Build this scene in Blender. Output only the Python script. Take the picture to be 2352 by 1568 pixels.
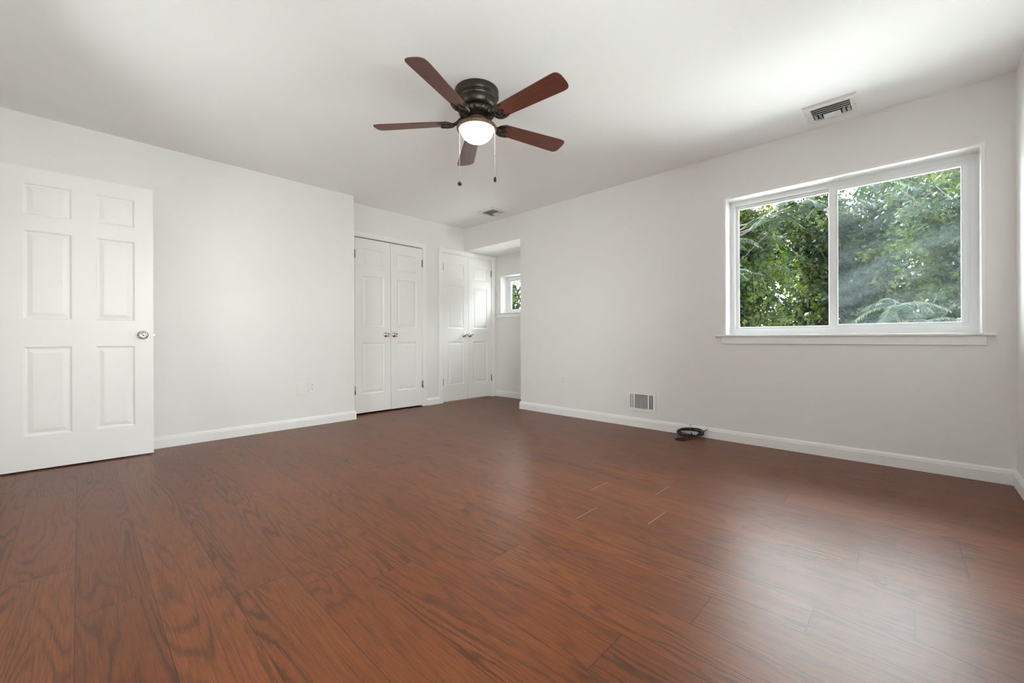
import bpy, bmesh, math, random
import numpy as np
from mathutils import Vector, Matrix

random.seed(7)
S = bpy.context.scene
for o in list(bpy.data.objects):
    bpy.data.objects.remove(o)
COL = S.collection
R = math.radians
PI = math.pi

# ------------------------------------------------------------------ camera, sky, sun, exposure
FPX, YAW, CXP, CYP, HC, ROLL = 955.13, R(43.842), 1175.0, 777.05, 0.878, R(-0.201)
cam_d = bpy.data.cameras.new('camera')
cam = bpy.data.objects.new('camera', cam_d)
COL.objects.link(cam)
cam_d.sensor_fit = 'HORIZONTAL'
cam_d.sensor_width = 36.0
cam_d.lens = 36.0 * FPX / 2352
cam_d.shift_x = (1176 - CXP) / 2352
cam_d.shift_y = (CYP - 784) / 2352
cam_d.clip_start = 0.02
cam_d.clip_end = 300
fw = Vector((math.cos(YAW), math.sin(YAW), 0))
rt = Vector((math.sin(YAW), -math.cos(YAW), 0))
zz = Vector((0, 0, 1))
cr = rt * math.cos(ROLL) + zz * math.sin(ROLL)
cu = -rt * math.sin(ROLL) + zz * math.cos(ROLL)
mw = Matrix.Identity(4)
for i in range(3):
    mw[i][0], mw[i][1], mw[i][2] = cr[i], cu[i], -fw[i]
mw.translation = (0, 0, HC)
cam.matrix_world = mw
S.camera = cam

W = bpy.data.worlds.new('sky')
S.world = W
W.use_nodes = True
nt = W.node_tree
nt.nodes.clear()
wo = nt.nodes.new('ShaderNodeOutputWorld')
bg = nt.nodes.new('ShaderNodeBackground')
tc = nt.nodes.new('ShaderNodeTexCoord')
sx = nt.nodes.new('ShaderNodeSeparateXYZ')
rp = nt.nodes.new('ShaderNodeValToRGB')
rp.color_ramp.elements[0].position = 0.0
rp.color_ramp.elements[0].color = (1.0, 0.99, 0.97, 1)
rp.color_ramp.elements[1].position = 0.9
rp.color_ramp.elements[1].color = (0.85, 0.93, 1.0, 1)
bg.inputs['Strength'].default_value = 20.5
nt.links.new(tc.outputs['Generated'], sx.inputs[0])
nt.links.new(sx.outputs['Z'], rp.inputs[0])
nt.links.new(rp.outputs[0], bg.inputs['Color'])
nt.links.new(bg.outputs[0], wo.inputs['Surface'])

sun_d = bpy.data.lights.new('sun', 'SUN')
sun_d.energy = 26.0
sun_d.angle = R(1.0)
sun_d.color = (1.0, 0.95, 0.85)
sun = bpy.data.objects.new('sun', sun_d)
COL.objects.link(sun)
sun.rotation_euler = Vector((0.14, 0.78, 0.78)).to_track_quat('Z', 'Y').to_euler()

S.view_settings.view_transform = 'Standard'
S.view_settings.look = 'None'
S.view_settings.exposure = 0.33
S.view_settings.gamma = 1.0
S.view_settings.use_curve_mapping = False
S.cycles.max_bounces = 14
S.cycles.diffuse_bounces = 8
S.cycles.glossy_bounces = 4
S.cycles.transmission_bounces = 6
S.cycles.transparent_max_bounces = 16
S.cycles.sample_clamp_indirect = 12.0

H = 2.44
YL, YC, XR, YS, XA, XW = 4.393, 4.600, 3.829, -0.448, 4.447, -0.420
OPY = 3.52            # edge of the alcove opening in the window wall
SOF = 2.128           # alcove soffit
WIN = (-0.329, 1.155, 0.900, 2.071)          # window opening y0 y1 z0 z1
AWIN = (3.72, 4.497, 1.262, 1.817)
SWIN = (-0.15, 1.45, 0.90, 2.07)              # unseen window behind the camera, added to let fill daylight in

WWIN = (2.38, 3.33, 0.90, 2.07)              # unseen window left of the camera, added for more fill daylight


def portal(name, loc, d, w, h):
    l = bpy.data.lights.new(name, 'AREA')
    l.shape = 'RECTANGLE'
    l.size, l.size_y = w, h
    l.cycles.is_portal = True
    o = bpy.data.objects.new(name, l)
    COL.objects.link(o)
    o.location = loc
    o.rotation_euler = Vector(d).to_track_quat('-Z', 'Z').to_euler()


portal('daylight_portal', (XR + 0.24, (WIN[0] + WIN[1]) / 2, 1.485), (-1, 0, 0), 1.5, 1.2)
portal('daylight_portal', (XA + 0.24, (AWIN[0] + AWIN[1]) / 2, 1.54), (-1, 0, 0), 0.8, 0.6)
portal('daylight_portal', (XW - 0.24, (WWIN[0] + WWIN[1]) / 2, 1.485), (1, 0, 0), 1.0, 1.2)
portal('daylight_portal', ((SWIN[0] + SWIN[1]) / 2, YS - 0.24, 1.485), (0, 1, 0), 1.8, 1.2)


# ------------------------------------------------------------------ materials
def new_mat(name):
    m = bpy.data.materials.new(name)
    m.use_nodes = True
    n = m.node_tree
    n.nodes.clear()
    out = n.nodes.new('ShaderNodeOutputMaterial')
    return m, n, out


def N(n, kind, **kw):
    x = n.nodes.new('ShaderNode' + kind)
    for k, v in kw.items():
        if k.startswith('i_'):
            x.inputs[k[2:].replace('_', ' ')].default_value = v
        else:
            setattr(x, k, v)
    return x


def plain(name, col, rough=0.5, metal=0.0, spec=0.5, noise=0.0, nscale=60.0, bump=0.0, bscale=300.0, coat=0.0):
    m, n, out = new_mat(name)
    p = N(n, 'BsdfPrincipled')
    p.inputs['Base Color'].default_value = (*col, 1)
    p.inputs['Roughness'].default_value = rough
    p.inputs['Metallic'].default_value = metal
    p.inputs['Specular IOR Level'].default_value = spec
    p.inputs['Coat Weight'].default_value = coat
    g = N(n, 'TexCoord')
    if noise:
        t = N(n, 'TexNoise')
        t.inputs['Scale'].default_value = nscale
        t.inputs['Detail'].default_value = 4
        r = N(n, 'ValToRGB')
        a = tuple(max(0, c * (1 - noise)) for c in col)
        b = tuple(min(1, c * (1 + noise)) for c in col)
        r.color_ramp.elements[0].position, r.color_ramp.elements[1].position = 0.3, 0.7
        r.color_ramp.elements[0].color = (*a, 1)
        r.color_ramp.elements[1].color = (*b, 1)
        n.links.new(g.outputs['Object'], t.inputs['Vector'])
        n.links.new(t.outputs[0], r.inputs[0])
        n.links.new(r.outputs[0], p.inputs['Base Color'])
    if bump:
        t2 = N(n, 'TexNoise')
        t2.inputs['Scale'].default_value = bscale
        t2.inputs['Detail'].default_value = 3
        b2 = N(n, 'Bump')
        b2.inputs['Strength'].default_value = bump
        b2.inputs['Distance'].default_value = 0.002
        n.links.new(g.outputs['Object'], t2.inputs['Vector'])
        n.links.new(t2.outputs[0], b2.inputs['Height'])
        n.links.new(b2.outputs[0], p.inputs['Normal'])
    n.links.new(p.outputs[0], out.inputs[0])
    return m


M = {}
M['wall'] = plain('wall_paint', (0.795, 0.778, 0.768), 0.65, spec=0.3, noise=0.006, nscale=3, bump=0.06, bscale=220)
M['ceil'] = plain('ceiling_paint', (0.91, 0.908, 0.912), 0.8, spec=0.2, noise=0.006, nscale=2, bump=0.06, bscale=200)
M['trim'] = plain('trim_paint', (0.84, 0.835, 0.82), 0.35, spec=0.5, noise=0.006, nscale=4)
M['door'] = plain('door_paint', (0.83, 0.82, 0.805), 0.38, spec=0.5, noise=0.006, nscale=4, bump=0.03, bscale=150)
M['vinyl'] = plain('window_vinyl', (0.83, 0.84, 0.85), 0.3, spec=0.5, noise=0.004, nscale=4)
M['plate'] = plain('white_plastic', (0.80, 0.79, 0.765), 0.35, noise=0.004, nscale=10)
M['ventw'] = plain('white_enamel', (0.80, 0.80, 0.79), 0.35, noise=0.006, nscale=20)
M['dark'] = plain('duct_shade_black', (0.012, 0.012, 0.011), 0.7, noise=0.2, nscale=30)
M['slot'] = plain('slot_dark', (0.05, 0.048, 0.045), 0.6, noise=0.1, nscale=30)
M['nickel'] = plain('satin_nickel', (0.62, 0.58, 0.53), 0.26, metal=1.0, noise=0.05, nscale=90)
M['hinge'] = plain('hinge_nickel', (0.42, 0.38, 0.32), 0.35, metal=1.0, noise=0.1, nscale=120)
M['bronze'] = plain('oiled_bronze', (0.050, 0.042, 0.034), 0.36, metal=0.75, noise=0.25, nscale=70)
M['bronze_glow'] = plain('bronze_lamp_glow', (0.15, 0.095, 0.05), 0.5, metal=0.35, noise=0.3, nscale=60)  # golden cast: the lamp's glow on the fitter put into the bronze
M['cable'] = plain('cable_black', (0.012, 0.011, 0.010), 0.45, noise=0.2, nscale=80)
M['chain'] = plain('chain_brass', (0.62, 0.55, 0.45), 0.3, metal=0.9, noise=0.1, nscale=200)
M['bark'] = plain('tree_bark', (0.014, 0.0108, 0.0085), 0.85, noise=0.5, nscale=22, bump=0.6, bscale=60)
M['bounce_ground'] = plain('pale_bounce_ground', (0.52, 0.51, 0.49), 0.9, noise=0.25, nscale=3)  # kept pale so the unseen ground reflects daylight upward
M['chip'] = plain('paint_chip', (0.78, 0.76, 0.73), 0.6, noise=0.03, nscale=300)


def blade_mat():
    m, n, out = new_mat('blade_rosewood')
    g = N(n, 'TexCoord')
    mp = N(n, 'Mapping')
    mp.inputs['Scale'].default_value = (3, 60, 60)
    t = N(n, 'TexNoise')
    t.inputs['Scale'].default_value = 3
    t.inputs['Detail'].default_value = 6
    r = N(n, 'ValToRGB')
    r.color_ramp.elements[0].position, r.color_ramp.elements[1].position = 0.3, 0.72
    r.color_ramp.elements[0].color = (0.080, 0.022, 0.014, 1)
    r.color_ramp.elements[1].color = (0.165, 0.050, 0.030, 1)
    p = N(n, 'BsdfPrincipled')
    p.inputs['Roughness'].default_value = 0.42
    n.links.new(g.outputs['UV'], mp.inputs[0])
    n.links.new(mp.outputs[0], t.inputs['Vector'])
    n.links.new(t.outputs[0], r.inputs[0])
    n.links.new(r.outputs[0], p.inputs['Base Color'])
    n.links.new(p.outputs[0], out.inputs[0])
    return m


M['blade'] = blade_mat()


def bowl_mat():
    m, n, out = new_mat('frosted_bowl_lit')
    e = N(n, 'Emission')
    e.inputs['Color'].default_value = (1.0, 0.945, 0.86, 1)
    e.inputs['Strength'].default_value = 11.5
    p = N(n, 'BsdfPrincipled')
    p.inputs['Base Color'].default_value = (0.9, 0.88, 0.84, 1)
    p.inputs['Roughness'].default_value = 0.35
    a = N(n, 'AddShader')
    n.links.new(e.outputs[0], a.inputs[0])
    n.links.new(p.outputs[0], a.inputs[1])
    n.links.new(a.outputs[0], out.inputs[0])
    return m


M['bowl'] = bowl_mat()


def glass_mat(name, veil):
    m, n, out = new_mat(name)
    tr = N(n, 'BsdfTransparent')
    tr.inputs[0].default_value = (0.88, 0.91, 0.90, 1)
    gl = N(n, 'BsdfGlossy')
    gl.inputs['Roughness'].default_value = 0.02
    fr = N(n, 'Fresnel')
    fr.inputs[0].default_value = 1.25
    mx = N(n, 'MixShader')
    n.links.new(fr.outputs[0], mx.inputs[0])
    n.links.new(tr.outputs[0], mx.inputs[1])
    n.links.new(gl.outputs[0], mx.inputs[2])
    last = mx
    if veil:
        # pale bluish layer mixed over the pane: a diagonal smear with ragged edges
        g = N(n, 'TexCoord')
        mp = N(n, 'Mapping')
        mp.inputs['Scale'].default_value = (1, 0.75, 4.0)
        vr = N(n, 'VectorRotate', rotation_type='X_AXIS')
        vr.inputs['Angle'].default_value = R(14)
        t = N(n, 'TexNoise')
        t.inputs['Scale'].default_value = 2.3
        t.inputs['Detail'].default_value = 5
        t.inputs['Roughness'].default_value = 0.55
        r = N(n, 'ValToRGB')
        r.color_ramp.elements[0].position, r.color_ramp.elements[1].position = 0.38, 0.72
        r.color_ramp.elements[0].color = (veil * 0.45,) * 3 + (1,)
        r.color_ramp.elements[1].color = (veil * 1.7,) * 3 + (1,)
        d = N(n, 'BsdfDiffuse')
        d.inputs[0].default_value = (0.62, 0.76, 0.84, 1)
        tl = N(n, 'BsdfTranslucent')
        tl.inputs[0].default_value = (0.62, 0.76, 0.84, 1)
        m2 = N(n, 'MixShader')
        m2.inputs[0].default_value = 0.35
        m3 = N(n, 'MixShader')
        n.links.new(g.outputs['Object'], vr.inputs[0])
        n.links.new(vr.outputs[0], mp.inputs[0])
        n.links.new(mp.outputs[0], t.inputs['Vector'])
        n.links.new(t.outputs[0], r.inputs[0])
        n.links.new(d.outputs[0], m2.inputs[1])
        n.links.new(tl.outputs[0], m2.inputs[2])
        n.links.new(r.outputs[0], m3.inputs[0])
        n.links.new(mx.outputs[0], m3.inputs[1])
        n.links.new(m2.outputs[0], m3.inputs[2])
        last = m3
    n.links.new(last.outputs[0], out.inputs[0])
    return m


M['glass'] = glass_mat('window_glass', 0.0)
M['glass_veiled'] = glass_mat('window_glass_veiled', 0.022)


def leaf_mat(name, lo, hi, trans, spec=0.10):
    m, n, out = new_mat(name)
    at = N(n, 'Attribute', attribute_name='leaf_tone')
    r = N(n, 'ValToRGB')
    r.color_ramp.elements[0].color = (lo[0] * 0.8, lo[1], lo[2] * 1.9, 1)  # random tones, with sky sheen (blue-green) and backlight (yellow-green) painted in
    r.color_ramp.elements[1].color = (*hi, 1)
    e3 = r.color_ramp.elements.new(0.45)
    e3.color = ((lo[0] * 0.65 + hi[0] * 0.35), (lo[1] * 0.65 + hi[1] * 0.35), (lo[2] * 0.65 + hi[2] * 0.35), 1)
    p = N(n, 'BsdfPrincipled')
    p.inputs['Roughness'].default_value = 0.42
    p.inputs['Specular IOR Level'].default_value = spec
    tl = N(n, 'BsdfTranslucent')
    mxc = N(n, 'Mix', data_type='RGBA', blend_type='MULTIPLY')
    mxc.inputs[0].default_value = 1.0
    mxc.inputs[7].default_value = (2.6, 2.2, 0.55, 1)
    mx = N(n, 'MixShader')
    mx.inputs[0].default_value = trans
    n.links.new(at.outputs['Fac'], r.inputs[0])
    n.links.new(r.outputs[0], p.inputs['Base Color'])
    n.links.new(r.outputs[0], mxc.inputs[6])
    n.links.new(mxc.outputs[2], tl.inputs[0])
    n.links.new(p.outputs[0], mx.inputs[1])
    n.links.new(tl.outputs[0], mx.inputs[2])
    n.links.new(mx.outputs[0], out.inputs[0])
    return m


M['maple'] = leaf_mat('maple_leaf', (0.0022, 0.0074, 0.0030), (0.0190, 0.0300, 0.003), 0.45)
M['maple_backlit'] = leaf_mat('maple_leaf_backlit', (0.013, 0.026, 0.003), (0.038, 0.052, 0.004), 0.55)  # lighter maple copy, sun through the leaves put into the colour
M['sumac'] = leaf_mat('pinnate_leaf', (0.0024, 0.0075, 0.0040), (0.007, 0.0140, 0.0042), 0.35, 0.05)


def floor_mat():
    m, n, out = new_mat('oak_planks')
    L = n.links.new
    uv = N(n, 'UVMap', uv_map='UVMap')
    at = N(n, 'Attribute', attribute_name='plank')
    sep = N(n, 'SeparateColor')
    L(at.outputs['Color'], sep.inputs[0])
    su = N(n, 'SeparateXYZ')
    L(uv.outputs[0], su.inputs[0])

    def mth(op, a, b=None, c=None):
        x = N(n, 'Math', operation=op)
        for i, v in enumerate((a, b, c)):
            if v is None:
                continue
            if isinstance(v, (int, float)):
                x.inputs[i].default_value = v
            else:
                L(v, x.inputs[i])
        return x.outputs[0]

    # per plank shifted coordinates: x across, y along, z = plank id
    zoff = mth('MULTIPLY', sep.outputs[0], 37.0)
    uo = mth('ADD', su.outputs[0], mth('MULTIPLY', sep.outputs[1], 3.0))
    vo = mth('ADD', su.outputs[1], mth('MULTIPLY', sep.outputs[0], 9.0))
    cv = N(n, 'CombineXYZ')
    L(uo, cv.inputs[0]); L(vo, cv.inputs[1]); L(zoff, cv.inputs[2])

    def noise(sx_, sy_, det, rough=0.55, dist=0.0):
        mp = N(n, 'Mapping')
        mp.inputs['Scale'].default_value = (sx_, sy_, 1)
        L(cv.outputs[0], mp.inputs[0])
        t = N(n, 'TexNoise')
        t.inputs['Scale'].default_value = 1.0
        t.inputs['Detail'].default_value = det
        t.inputs['Roughness'].default_value = rough
        t.inputs['Distortion'].default_value = dist
        L(mp.outputs[0], t.inputs['Vector'])
        return t.outputs[0]

    big = noise(6.5, 0.62, 2.0, 0.5, 0.30)                 # growth-ring field: its level lines are cathedrals and knots
    wob = noise(70, 14, 3, 0.65)
    ph = mth('ADD', mth('MULTIPLY', big, 120.0), mth('MULTIPLY', wob, 4.2))
    ring = mth('SINE', ph)
    ring = mth('POWER', mth('MULTIPLY_ADD', ring, 0.5, 0.5), 3.2)
    mask = noise(9, 0.8, 2)
    mr = N(n, 'MapRange')
    mr.inputs['From Min'].default_value = 0.36
    mr.inputs['From Max'].default_value = 0.62
    L(mask, mr.inputs[0])
    ring = mth('MULTIPLY', ring, mth('MULTIPLY_ADD', mr.outputs[0], 0.75, 0.25))
    fine = noise(420, 11, 3, 0.65)
    pore = noise(260, 7, 2, 0.6)
    pr = N(n, 'MapRange')
    pr.inputs['From Min'].default_value = 0.56
    pr.inputs['From Max'].default_value = 0.70
    L(pore, pr.inputs[0])
    blot = noise(7, 2.2, 2)

    base = N(n, 'ValToRGB')
    base.color_ramp.elements[0].color = (0.124, 0.0345, 0.0105, 1)
    base.color_ramp.elements[1].color = (0.192, 0.058, 0.0165, 1)
    L(mth('ADD', mth('MULTIPLY', sep.outputs[2], 0.55), mth('MULTIPLY', blot, 0.45)), base.inputs[0])

    def mult(colout, fac, dark):
        x = N(n, 'Mix', data_type='RGBA', blend_type='MIX')
        L(fac, x.inputs[0])
        L(colout, x.inputs[6])
        x.inputs[7].default_value = dark
        return x.outputs[2]

    c = mult(base.outputs[0], mth('MULTIPLY', ring, 0.74), (0.040, 0.0135, 0.0065, 1))
    c = mult(c, mth('MULTIPLY', mth('MULTIPLY', pr.outputs[0], mth('MULTIPLY_ADD', ring, 0.5, 0.5)), 0.92), (0.042, 0.0145, 0.007, 1))
    fm = N(n, 'MapRange')
    fm.inputs['From Min'].default_value = 0.30
    fm.inputs['From Max'].default_value = 0.72
    fm.inputs['To Min'].default_value = 0.70
    fm.inputs['To Max'].default_value = 1.32
    L(fine, fm.inputs[0])
    x = N(n, 'Mix', data_type='RGBA', blend_type='MULTIPLY')
    x.inputs[0].default_value = 1.0
    L(c, x.inputs[6])
    cc = N(n, 'CombineColor')
    for i in range(3):
        L(fm.outputs[0], cc.inputs[i])
    L(cc.outputs[0], x.inputs[7])
    c = x.outputs[2]
    # seams: long joints dark and thin, butt joints dark, alpha marks ends with caught light painted in
    ua = mth('ABSOLUTE', mth('SUBTRACT', su.outputs[0], 0.5 * PW))
    long_ = mth('GREATER_THAN', ua, 0.5 * PW - 0.0011)
    va = mth('ABSOLUTE', mth('SUBTRACT', su.outputs[1], 0.5 * PLEN))
    end_ = mth('GREATER_THAN', va, 0.5 * PLEN - 0.0014)
    c = mult(c, mth('MULTIPLY', long_, 0.75), (0.025, 0.010, 0.006, 1))
    ex = N(n, 'Mix', data_type='RGBA', blend_type='MIX')
    L(mth('MULTIPLY', end_, 0.8), ex.inputs[0])
    L(c, ex.inputs[6])
    lt = N(n, 'Mix', data_type='RGBA', blend_type='MIX')
    L(mth('GREATER_THAN', at.outputs['Alpha'], 0.5), lt.inputs[0])
    lt.inputs[6].default_value = (0.02, 0.01, 0.007, 1)
    lt.inputs[7].default_value = (0.52, 0.38, 0.30, 1)  # pale joint end: light caught by the seam, painted as colour
    L(lt.outputs[2], ex.inputs[7])
    c = ex.outputs[2]

    p = N(n, 'BsdfPrincipled')
    L(c, p.inputs['Base Color'])
    rr = N(n, 'MapRange')
    rr.inputs['To Min'].default_value = 0.32
    rr.inputs['To Max'].default_value = 0.41
    L(fine, rr.inputs[0])
    L(rr.outputs[0], p.inputs['Roughness'])
    p.inputs['Specular IOR Level'].default_value = 0.33
    bp = N(n, 'Bump')
    bp.inputs['Strength'].default_value = 0.25
    bp.inputs['Distance'].default_value = 0.0012
    hh = mth('SUBTRACT', fine, mth('ADD', mth('MULTIPLY', ring, 0.5), mth('ADD', long_, end_)))
    L(hh, bp.inputs['Height'])
    L(bp.outputs[0], p.inputs['Normal'])
    L(p.outputs[0], out.inputs[0])
    return m


PW, PLEN = 0.187, 1.184
M['floor'] = floor_mat()


# ------------------------------------------------------------------ mesh helpers
class MB:
    """collects shapes in world coordinates; build() links them as ONE mesh object"""

    def __init__(self):
        self.bm = bmesh.new()

    def box(self, a, b, bev=0.0, seg=2):
        t = bmesh.new()
        bmesh.ops.create_cube(t, size=1.0)
        lo = [min(a[i], b[i]) for i in range(3)]
        hi = [max(a[i], b[i]) for i in range(3)]
        for v in t.verts:
            v.co = Vector([lo[i] + (v.co[i] + 0.5) * (hi[i] - lo[i]) for i in range(3)])
        if bev:
            bmesh.ops.bevel(t, geom=t.edges[:], offset=bev, segments=seg, affect='EDGES', profile=0.5)
        self._merge(t)
        return self

    def _merge(self, t, mat=None):
        me = bpy.data.meshes.new('tmp')
        if mat is not None:
            t.transform(mat)
        t.to_mesh(me)
        t.free()
        self.bm.from_mesh(me)
        bpy.data.meshes.remove(me)

    def quad(self, *pts):
        self.bm.faces.new([self.bm.verts.new(p) for p in pts])
        return self

    def lathe(self, prof, mat=None, seg=48, rfun=None, smooth=True):
        """prof: list of (r, z)"""
        t = bmesh.new()
        rings = []
        for r, z in prof:
            if r < 1e-6:
                rings.append([t.verts.new((0, 0, z))])
            else:
                ring = []
                for k in range(seg):
                    a = 2 * PI * k / seg
                    rr = r * (rfun(a, z) if rfun else 1)
                    ring.append(t.verts.new((rr * math.cos(a), rr * math.sin(a), z)))
                rings.append(ring)
        for i in range(len(rings) - 1):
            A, B = rings[i], rings[i + 1]
            for k in range(seg):
                k2 = (k + 1) % seg
                if len(A) == 1 and len(B) == 1:
                    continue
                if len(A) == 1:
                    f = [A[0], B[k], B[k2]]
                elif len(B) == 1:
                    f = [A[k], A[k2], B[0]]
                else:
                    f = [A[k], A[k2], B[k2], B[k]]
                t.faces.new(f).smooth = smooth
        bmesh.ops.recalc_face_normals(t, faces=t.faces[:])
        self._merge(t, mat)
        return self

    def tube(self, pts, rad, seg=8, cap=True):
        """swept round bar; rad a number or a list"""
        pts = [Vector(p) for p in pts]
        n_ = len(pts)
        rads = rad if isinstance(rad, (list, tuple)) else [rad] * n_
        up = Vector((0, 0, 1))
        t0 = (pts[1] - pts[0]).normalized()
        if abs(t0.dot(up)) > 0.95:
            up = Vector((1, 0, 0))
        u = t0.cross(up).normalized()
        rings = []
        for i in range(n_):
            t = (pts[min(i + 1, n_ - 1)] - pts[max(i - 1, 0)]).normalized()
            u = (u - t * u.dot(t)).normalized()
            w = t.cross(u)
            rings.append([self.bm.verts.new(pts[i] + (u * math.cos(2 * PI * k / seg) + w * math.sin(2 * PI * k / seg)) * rads[i]) for k in range(seg)])
        for i in range(n_ - 1):
            for k in range(seg):
                k2 = (k + 1) % seg
                self.bm.faces.new([rings[i][k], rings[i][k2], rings[i + 1][k2], rings[i + 1][k]]).smooth = True
        if cap:
            self.bm.faces.new(rings[0][::-1])
            self.bm.faces.new(rings[-1])
        return self

    def prism(self, poly, d, bev=0.0, mat=None):
        """poly: list of 2D points in XY extruded to z=d"""
        t = bmesh.new()
        vs = [t.verts.new((x, y, 0)) for x, y in poly]
        f = t.faces.new(vs)
        r = bmesh.ops.extrude_face_region(t, geom=[f])
        for v in r['geom']:
            if isinstance(v, bmesh.types.BMVert):
                v.co.z += d
        bmesh.ops.recalc_face_normals(t, faces=t.faces[:])
        if bev:
            ed = [e for e in t.edges if abs(e.verts[0].co.z - e.verts[1].co.z) < 1e-7]
            bmesh.ops.bevel(t, geom=ed, offset=bev, segments=2, affect='EDGES', profile=0.5)
        self._merge(t, mat)
        return self

    def build(self, name, mat, parent=None, recalc=True):
        me = bpy.data.meshes.new(name)
        if recalc:
            bmesh.ops.recalc_face_normals(self.bm, faces=self.bm.faces[:])
        if parent is not None:
            off = parent['_w'] if '_w' in parent else (0, 0, 0)
            off = Vector(off)
        else:
            c = [v.co for v in self.bm.verts]
            off = Vector(((min(v.x for v in c) + max(v.x for v in c)) / 2, (min(v.y for v in c) + max(v.y for v in c)) / 2, min(v.z for v in c)))
        self.bm.transform(Matrix.Translation(-off))
        self.bm.to_mesh(me)
        self.bm.free()
        me.materials.append(mat)
        o = bpy.data.objects.new(name, me)
        COL.objects.link(o)
        if parent is not None:
            o.parent = parent
            c = [v.co for v in me.vertices]
            ctr = Vector(((min(v.x for v in c) + max(v.x for v in c)) / 2, (min(v.y for v in c) + max(v.y for v in c)) / 2, (min(v.z for v in c) + max(v.z for v in c)) / 2))
            me.transform(Matrix.Translation(-ctr))
            o.location = ctr
            o['_w'] = tuple(off + ctr)
        else:
            o.location = off
            o['_w'] = tuple(off)
        return o


def tag(o, label, cat, group=None, kind=None):
    o['label'] = label
    o['category'] = cat
    if group:
        o['group'] = group
    if kind:
        o['kind'] = kind
    return o


def thing(name, loc, label, cat, group=None, kind=None):
    o = bpy.data.objects.new(name, None)
    o.empty_display_size = 0.1
    COL.objects.link(o)
    o.location = loc
    o['_w'] = tuple(loc)
    return tag(o, label, cat, group, kind)


def struct(name, mb, mat, label, cat):
    return tag(mb.build(name, mat), label, cat, kind='structure')


# ------------------------------------------------------------------ room shell
T = 0.22


def build_floor():
    me = bpy.data.meshes.new('floor')
    ends = {12: 1.034, 11: 0.154, 10: 0.897, 9: -0.006, 8: 0.230, 7: 0.490, 6: 0.02, 5: 0.62, 4: 0.240, 13: -0.146}
    glint_rows = {10: 0.897, 11: 1.338, 9: 1.178, 12: 1.034}  # butt joints given painted caught light
    verts, faces, uvs, cols = [], [], [], []
    rnd = random.Random(3)
    x_lo, x_hi, y_lo, y_hi = XW - 0.2, XA + 0.1, YS - 0.1, YC + 0.75
    k0, k1 = math.floor((x_lo + 0.01) / PW), math.ceil((x_hi + 0.01) / PW)
    for k in range(k0, k1):
        xa, xb = -0.010 + k * PW, -0.010 + (k + 1) * PW
        xc0, xc1 = max(xa, x_lo), min(xb, x_hi)
        if xc1 <= xc0:
            continue
        ya = 3.38 if xa > XR + 0.02 else y_lo
        off = ends.get(k, rnd.uniform(0, PLEN))
        j0 = math.floor((ya - off) / PLEN)
        j1 = math.ceil((y_hi - off) / PLEN)
        for j in range(j0, j1):
            y0, y1 = off + j * PLEN, off + (j + 1) * PLEN
            yc0, yc1 = max(y0, ya), min(y1, y_hi)
            if yc1 - yc0 < 1e-4:
                continue
            b = len(verts)
            verts += [(xc0, yc0, 0), (xc1, yc0, 0), (xc1, yc1, 0), (xc0, yc1, 0)]
            faces.append((b, b + 1, b + 2, b + 3))
            uvs += [(xc0 - xa, yc0 - y0), (xc1 - xa, yc0 - y0), (xc1 - xa, yc1 - y0), (xc0 - xa, yc1 - y0)]
            wa = 1.0 if k in glint_rows and abs(y0 - glint_rows[k]) < 0.05 else 0.0
            wb = 1.0 if k in glint_rows and abs(y1 - glint_rows[k]) < 0.05 else 0.0
            c = (rnd.random(), rnd.random(), rnd.random())
            cols += [(*c, wa), (*c, wa), (*c, wb), (*c, wb)]
    # slab body under the planks
    for (x0, y0, x1, y1) in ((x_lo, y_lo, XR + T, y_hi), (XR + T, 3.3, x_hi, y_hi)):
        b = len(verts)
        z0, z1 = -0.30, -0.004
        verts += [(x0, y0, z0), (x1, y0, z0), (x1, y1, z0), (x0, y1, z0), (x0, y0, z1), (x1, y0, z1), (x1, y1, z1), (x0, y1, z1)]
        for f in ((3, 2, 1, 0), (4, 5, 6, 7), (0, 1, 5, 4), (1, 2, 6, 5), (2, 3, 7, 6), (3, 0, 4, 7)):
            faces.append(tuple(b + i for i in f))
            uvs += [(0.09, 0.5)] * 4
            cols += [(0.5, 0.5, 0.5, 0)] * 4
    me.from_pydata(verts, [], faces)
    ul = me.uv_layers.new(name='UVMap')
    for i, q in enumerate(uvs):
        ul.data[i].uv = q
    ca = me.color_attributes.new('plank', 'FLOAT_COLOR', 'CORNER')
    for i, q in enumerate(cols):
        ca.data[i].color = q
    me.materials.append(M['floor'])
    o = bpy.data.objects.new('floor', me)
    COL.objects.link(o)
    return tag(o, 'reddish brown oak plank floor with visible grain and staggered joints', 'floor', kind='structure')


build_floor()

c_ = MB()
c_.box((XW - T, YS - T, H), (XR + T, YC + 0.95, H + 0.2))
struct('ceiling', c_, M['ceil'], 'plain white painted ceiling with the fan and two vents', 'ceiling')

w = MB()   # wall the open door leans towards; ends in a jog before the closet wall
w.box((XW - T, YL, 0), (2.091, YC + 0.14, H))
struct('wall_left', w, M['wall'], 'long white wall behind the open six-panel door', 'wall')

D1 = (2.188, 3.112, 2.062)       # closet openings x0 x1 top
D2 = (3.431, 4.348, 2.056)
w = MB()
w.box((2.091, YC, 0), (D1[0], YC + 0.12, H))
w.box((D1[0], YC, D1[2]), (D1[1], YC + 0.12, H))
w.box((D1[1], YC, 0), (D2[0], YC + 0.12, H))
w.box((D2[0], YC, D2[2]), (D2[1], YC + 0.12, H))
w.box((D2[1], YC, 0), (XA + T, YC + 0.12, H))
struct('wall_back', w, M['wall'], 'white wall at the far end holding both closets', 'wall')

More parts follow.
